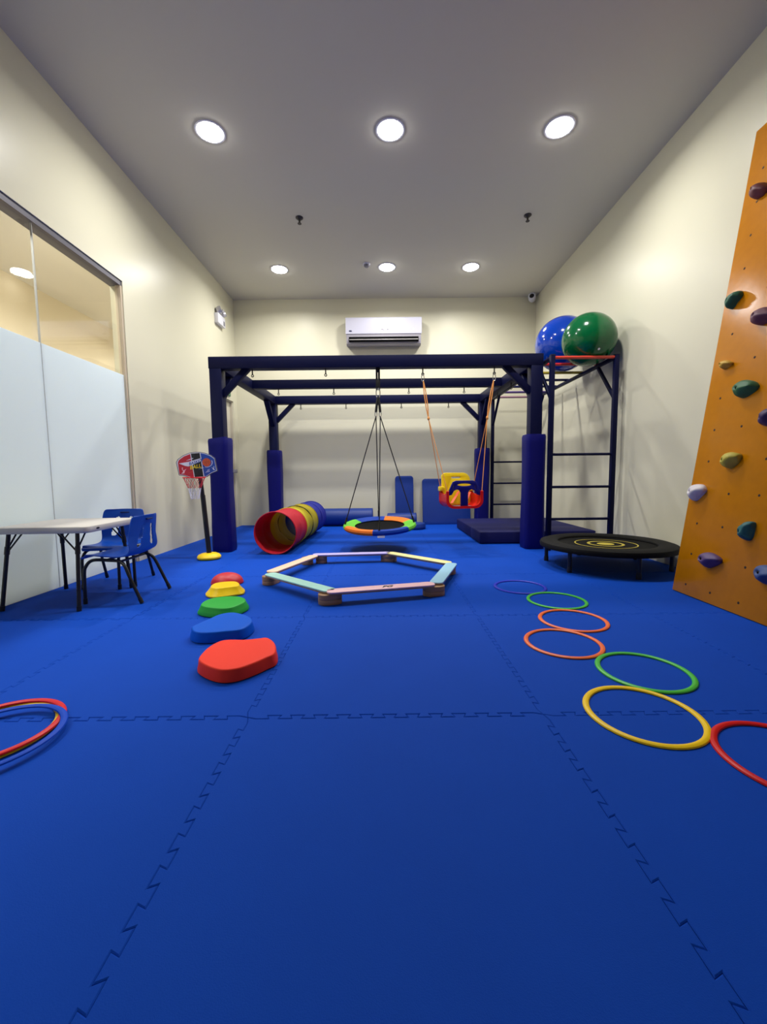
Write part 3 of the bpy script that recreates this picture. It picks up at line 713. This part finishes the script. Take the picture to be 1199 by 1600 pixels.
# a block sits under each corner, carrying both beam ends
corner = [((-.348, 2.592), 14, 'front left'), ((.335, 2.755), 14, 'front right'), ((.545, 3.388), 80, 'right'), ((.045, 3.885), 0, 'rear right'), ((-.712, 3.792), 65, 'rear left peach'), ((-.590, 3.845), 5, 'rear left lilac'), ((-.866, 3.11), 70, 'left')]
for (x, y), an, nm in corner:
    t = thing('wooden_block', (x, y, 0), 'rounded wooden support block under the %s corner of the beam hexagon' % nm if 'rear left ' not in nm else 'rounded wooden support block under the rear end of the left %s beam' % nm.split()[-1], 'block', 'wooden blocks under the balance beams')
    hl = .05 if 'rear left ' in nm else .074
    for z0, z1 in ((.001, .0315), (.0325, ZBM)):
        obj('ply_layer', plate([rrect(-hl, -.048, hl, .048, .046, 6)], z1-z0, .002).xf(Matrix.Translation((x, y, (z0+z1)/2)) @ Matrix.Rotation(math.radians(an), 4, 'Z') @ Matrix.Rotation(-PI/2, 4, 'X')), WOOD, t)

# ================================================================== AGILITY RINGS
def ring(x, y, z, M, label, tilt=0, r=.184, grp='flat agility rings on the mat', lying=0):
    n = 64; cs = [(-.011, -.0035), (-.009, .0005), (-.003, .0035), (.003, .0035), (.009, .0005), (.011, -.0035)]
    T = Matrix.Translation((x, y, z+.0045)) @ Matrix.Rotation(tilt, 4, 'X') @ Matrix.Rotation(lying, 4, 'Y')
    rings = [[T @ Vector(((r-.011+q)*math.cos(2*PI*k/n), (r-.011+q)*math.sin(2*PI*k/n), zz)) for q, zz in cs] for k in range(n)]
    mb = MB(); R = [[mb.bm.verts.new(p) for p in rr] for rr in rings]; m_ = len(cs)
    for k in range(n):
        for q in range(m_): mb.bm.faces.new((R[k][q], R[k][(q+1) % m_], R[(k+1) % n][(q+1) % m_], R[(k+1) % n][q]))
    tag(obj('agility_ring', mb, M), label, 'ring', grp)
RB2 = mat('ring_violet_blue', (30, 44, 200), .35)
RGR = mat('ring_green', (62, 190, 60), .38)
ring(.977, 2.925, .001, RB2, 'dark blue agility ring, farthest of the rings on the right', r=.184)
ring(1.104, 2.593, .001, RGR, 'small looking green agility ring touching the dark blue one')
ring(1.042, 2.229, .001, ORA, 'orange agility ring just in front of the far green ring', r=.182)
ring(.855, 1.922, .001, ORA, 'orange agility ring touching the near green ring', r=.180)
ring(1.058, 1.629, .001, RGR, 'large looking green agility ring behind the yellow one', r=.180)
ring(.865, 1.327, .001, YEL, 'yellow agility ring on the right between green and red')
ring(1.139, 1.092, .001, RED, 'red agility ring cut by the right edge of the picture', r=.187)
ring(-1.262, 1.256, .001, YEL, 'yellow agility ring under the red one in the left stack', grp='agility rings stacked at the left')
ring(-1.254, 1.263, .0095, RED, 'red agility ring in the middle of the left stack', grp='agility rings stacked at the left')
ring(-1.212, 1.205, .018, RBLU, 'blue agility ring on top of the left stack', grp='agility rings stacked at the left', r=.19)

# ================================================================== MINI TRAMPOLINE
TX, TY, TZ = 1.95, 3.60, .215
t = thing('mini_trampoline', (TX, TY, 0), 'round black mini trampoline with yellow printed rings beside climbing panel', 'trampoline')
T = Matrix.Translation((TX, TY, 0))
obj('edge_pad', MB().lathe([(.385, TZ-.012), (.39, TZ-.002), (.42, TZ+.006), (.50, TZ+.007), (.535, TZ-.004), (.543, TZ-.022), (.54, TZ-.045), (.52, TZ-.045), (.50, TZ-.02), (.40, TZ-.02), (.385, TZ-.012)], 64, T), mat('black_pad_vinyl', (8, 8, 9), .7, .4, 40, spec=.2), t)
bed = obj('bed', MB().lathe([(0, TZ-.022), (.40, TZ-.018), (.40, TZ-.022), (0, TZ-.026)], 64, T), mat('black_jump_mat', (9, 9, 10), .8, .4, 300, spec=.15), t)
YL = mat('print_mustard', (190, 172, 60), .6)
def annulus(r0, r1): return MB().lathe([(r0, TZ-.0215+r0*.01+.0012), (r1, TZ-.0215+r1*.01+.0012), (r1, TZ-.0215+r1*.01+.0002), (r0, TZ-.0215+r0*.01+.0002), (r0, TZ-.0215+r0*.01+.0012)], 64, T)
obj('printed_ring', annulus(.240, .250), YL, bed); obj('printed_ring', annulus(.125, .148), YL, bed); obj('printed_ring', annulus(.0001, .068), YL, bed)
for k in range(6):
    a = math.radians(30+60*k); x, y = TX+.487*math.cos(a), TY+.487*math.sin(a)
    lg = obj('leg', MB().tube([(x, y, .03), (x, y, TZ-.02)], .0165, 14), BLACKM, t)
    obj('rubber_foot', MB().lathe([(0, .001), (.020, .001), (.020, .03), (.018, .045), (.017, .05)], 16, Matrix.Translation((x, y, 0))), BLACK, lg)
obj('frame_ring', MB().tube([(TX+.505*math.cos(k*PI/32), TY+.505*math.sin(k*PI/32), TZ-.035) for k in range(64)], .014, 10, closed=True), BLACKM, t)

# ================================================================== CLIMBING PANEL
sl = math.atan2(.46, 3.1); SLEN = 3.04
CP0 = Vector((2.0, 0, 0))
du = Vector((math.sin(sl), 0, math.cos(sl))); dn = Vector((-math.cos(sl), 0, math.sin(sl)))   # up the panel, out of its face
def cpt(y, s, d=0): return CP0+Vector((0, y, 0))+du*s+dn*d
cw = thing('climbing_panel', (2.02, 2.2, 0), 'leaning orange lacquered climbing panel with colourful holds at right', 'climbing wall')
PY0, PY1 = 1.60, 2.818
def lean(mb):                           # the panel leans a little along the wall as well
    for v in mb.bm.verts: v.co.y += .0225*((v.co-CP0).dot(du))
    return mb
rotp = Matrix((Vector((0, 1, 0)), du, dn)).transposed()
rotp = Matrix(((0, du.x, dn.x), (1, du.y, dn.y), (0, du.z, dn.z)))
def panel_box():
    c = cpt((PY0+PY1)/2, SLEN/2+.003, -.0135); return MB().box(c, (PY1-PY0, SLEN, .027), .004, rotp)
obj('board', lean(panel_box()), PANEL, cw)
obj('batten', lean(MB().box(cpt(PY0+.06, SLEN*.5, -.055), (.04, SLEN*.86, .055), .002, rotp)), WOOD, cw)
obj('batten', lean(MB().box(cpt(PY1-.16, SLEN*.48, -.055), (.04, SLEN*.80, .055), .002, rotp)), WOOD, cw)
holes = MB()
FP = rotp.to_4x4()
hold_list = [('maroon', (104, 52, 58), 2.745, 2.585, .155, .085, .06, 38), ('dark green', (28, 92, 66), 2.775, 1.935, .105, .11, .055, 10), ('plum', (98, 58, 76), 2.515, 1.735, .17, .10, .065, 25),
             ('small mustard', (196, 156, 50), 2.735, 1.515, .10, .058, .04, 18), ('mossy green', (44, 98, 60), 2.54, 1.32, .165, .105, .06, 15), ('dark violet', (66, 46, 92), 2.345, 1.125, .12, .10, .05, 0),
             ('olive yellow', (176, 164, 56), 2.537, .89, .135, .10, .06, 0), ('off white', (206, 200, 206), 2.757, .685, .14, .115, .055, 5), ('teal', (32, 96, 98), 2.325, .48, .105, .105, .055, -30),
             ('purple', (84, 62, 112), 2.54, .265, .165, .095, .06, 0), ('slate blue', (52, 78, 134), 2.15, .265, .14, .10, .055, 10)]
for col in range(6):
    for row in range(15):
        s = .07+.2052*row; y = 2.704-.205*col+.0225*s
        if any(abs(y-h[2]) < h[4]*.55 and abs(s-h[3]) < h[5]*.6 for h in hold_list): continue
        if s > SLEN-.04 or y < PY0+.02: continue
        holes.lathe([(0, .0006), (.0068, .0006), (.0078, .0)], 10, Matrix.Translation(cpt(y, s, .0002)) @ FP)
o = obj('bolt_holes', holes, mat('hole_dark', (40, 22, 14), .8), cw); o['kind'] = 'stuff'
for k, (nm, c, y, s, wy, hs, dp, rot) in enumerate(hold_list):
    M = mat('resin_'+nm.replace(' ', '_'), c, .58, .5, 160, var=.12, vscale=40, bdist=.0015)
    mb = MB(); bm = mb.bm; bmesh.ops.create_icosphere(bm, subdivisions=4, radius=1)
    bmesh.ops.delete(bm, geom=[v for v in bm.verts if v.co.z < -.25], context='VERTS')
    HR = Matrix.Translation(cpt(y, s, 0)) @ FP @ Matrix.Rotation(math.radians(rot), 4, 'Z')
    for v in bm.verts:
        q = v.co.copy()
        # one end fat with the bolt hole, the other drawn out to a beak that lifts off the panel
        lob = 1+.16*noise.noise(q*1.1+Vector((k*7.3, 1, 2))); bk = max(0, -q.x)
        x = q.x*wy*.5*lob; yy = q.y*hs*.5*(1-.45*bk**1.5)*lob + .20*hs*bk**1.6
        z = max(q.z, -.05)*dp*(1+.16*noise.noise(q*1.4+Vector((k*3.1, 5, 9)))) + (.014*bk**2 if q.z > 0 else 0)
        dimple = Vector((q.x-.42, q.y)).length
        if q.z > 0 and dimple < .26: z -= .02*(1-dimple/.26)**.5
        scoop = Vector((q.x+.55, q.y+.55)).length
        if q.z > 0 and scoop < .6: z -= .022*(1-scoop/.6)
        v.co = HR @ Vector((x, yy, max(z, -.001)))
    ho = obj('climbing_hold', mb, M, cw, sharp=70); ho['label'] = nm + ' resin climbing hold'
    dpz = dp*.90-.017
    obj('bolt', MB().lathe([(0, 0), (.0085, 0), (.0085, .004), (.006, .006), (.006, .001), (0, .001)], 12, HR @ Matrix.Translation((wy*.5*.42, 0, dpz))), BLACKM, ho)

# ================================================================== TABLE
TBX, TBY, TBR = -2.115, 2.785, math.radians(3)
t = thing('kids_table', (TBX, TBY, 0), 'low square light grey plastic table with black legs at left', 'table', rz=TBR)
hw = .283; top = MB()
rr0 = rrect(-hw, -hw, hw, hw, .035, 6)
def rro(off, z): return [(x*(1+off/hw), y*(1+off/hw), z) for x, y in rr0]
top.loft([rro(-.02, .476), rro(-.004, .478), rro(0, .485), rro(0, .508), rro(-.004, .516), rro(-.012, .520)])
tt_ = obj('tabletop', top, TABLE, t, local=True)
obj('logo_plate', plate([ell(0, 0, .016, .0055)], .002).xf(Matrix.Translation((hw+.001, -.18, .499)) @ Matrix.Rotation(PI/2, 4, 'Z')), BLACK, tt_, local=True)
tinv = Matrix.Rotation(-TBR, 4, 'Z') @ Matrix.Translation((-TBX, -TBY, 0))
for (bx, by), (tx, ty) in (((-1.88, 2.485), (-1.90, 2.545)), ((-2.368, 2.50), (-2.33, 2.55)), ((-2.362, 3.012), (-2.335, 2.975)), ((-1.88, 3.02), (-1.90, 2.98))):
    B_, T_ = tinv @ Vector((bx, by, 0)), tinv @ Vector((tx, ty, .483)); sx, sy_ = math.copysign(1, T_.x), math.copysign(1, T_.y)
    lg = obj('leg', MB().tube([B_.lerp(T_, .06), T_], .0115, 12), BLACKM, t, local=True)
    obj('foot_cap', MB().tube([B_+Vector((0, 0, .001)), B_.lerp(T_, .065)], .0138, 12), BLACK, lg, local=True)
    J = B_.lerp(T_, .78)
    obj('leg_brace', MB().tube([J, (J.x, J.y-sy_*.09, .481)], .005, 8).tube([B_.lerp(T_, .74), (J.x-sx*.10, J.y, .481)], .005, 8).tube([B_.lerp(T_, .72), B_.lerp(T_, .82)], .0145, 12), BLACKM, t, local=True)

# ================================================================== KIDS' CHAIRS
def chair_shell():
    ctrl = [(-.205, .287, .150), (-.19, .300, .162), (-.14, .303, .168), (-.03, .292, .168), (.05, .290, .166), (.10, .302, .163), (.128, .335, .163), (.140, .39, .163), (.150, .46, .158), (.160, .52, .152), (.168, .556, .142), (.170, .566, .125)]
    C = crom([c for c in ctrl], 8, closed=False); NU = 44; mb = MB(); bm = mb.bm; V = []
    for (y, z, w_) in C:
        row = []
        for k in range(NU+1):
            u = -1+2*k/NU; bk_ = min(1, max(0, (z-.31)/.12)) if y > .08 else 0
            yy = y - .028*bk_*u*u; zz = z+(1-bk_)*.012*u*u*(1 if y > -.17 else 0)
            row.append(bm.verts.new((u*w_, yy, zz)))
        V.append(row)
    for i in range(len(V)-1):
        for k in range(NU):
            f = (V[i][k], V[i][k+1], V[i+1][k+1], V[i+1][k]); c = sum((v.co for v in f), Vector())/4
            if c.y > .09:
                tt2 = (c.z-.352)/.153
                if 0 < tt2 < 1:
                    hwid = .0225*(1-.5*tt2)*min(1, (tt2/.1)**.5, ((1-tt2)/.06)**.5)
                    if abs(abs(c.x)-(.080-.034*tt2)) < hwid: continue
            bm.faces.new(f)
    bmesh.ops.delete(bm, geom=[v for v in bm.verts if not v.link_faces], context='VERTS')
    bmesh.ops.smooth_vert(bm, verts=[v for v in bm.verts if v.is_boundary and abs(v.co.x) < .11 and v.co.y > .09 and v.co.z < .55], factor=.5, use_axis_x=True, use_axis_y=True, use_axis_z=True)
    bmesh.ops.recalc_face_normals(bm, faces=bm.faces[:])
    bmesh.ops.solidify(bm, geom=bm.faces[:], thickness=.007)
    return mb
CG = 'small blue stacking chairs at the table'
ch = thing('kids_chair', (-1.765, 2.805, 0), 'small blue plastic chair at the right of the table, nearest', 'chair', CG, rz=-PI/2)
sh = obj('seat_shell', chair_shell(), CHAIR, ch, local=True, sharp=50)
obj('handle_recess_shade', MB().span((-.033, .151, .534), (.033, .176, .543), .002), mat('recess_shade_blue', (6, 34, 92), .6), sh, local=True)  # darker blue strip stands in for shade inside the handle recess
for s in (-1, 1):
    for nm, path in (('front', [(s*.176, -.178, .02), (s*.174, -.174, .20), (s*.168, -.165, .245), (s*.156, -.145, .275), (s*.145, -.11, .284), (s*.14, -.03, .279)]),
                     ('rear', [(s*.176, .182, .02), (s*.172, .118, .17), (s*.165, .09, .235), (s*.154, .065, .262), (s*.143, .03, .275), (s*.14, -.03, .279)])):
        lg = obj('leg', MB().tube(crom(path, 4, closed=False), .0105, 12), BLACKM, ch, local=True)
        e = Vector(path[0]); d = (e-Vector(path[1])).normalized()
        obj('foot_cap', MB().tube([e-d*.018, e+d*.008, e+d*.018*1.0], .0128, 12), BLACK, lg, local=True)
obj('cross_bar', MB().tube([(-.142, -.06, .278), (.142, -.06, .278)], .008, 10).tube([(-.146, .04, .270), (.146, .04, .270)], .008, 10), BLACKM, ch, local=True)
dup(ch, (-2.075, 3.195, 0), math.radians(10), 'small blue plastic chair tucked behind the table before the frosted glass', CG)
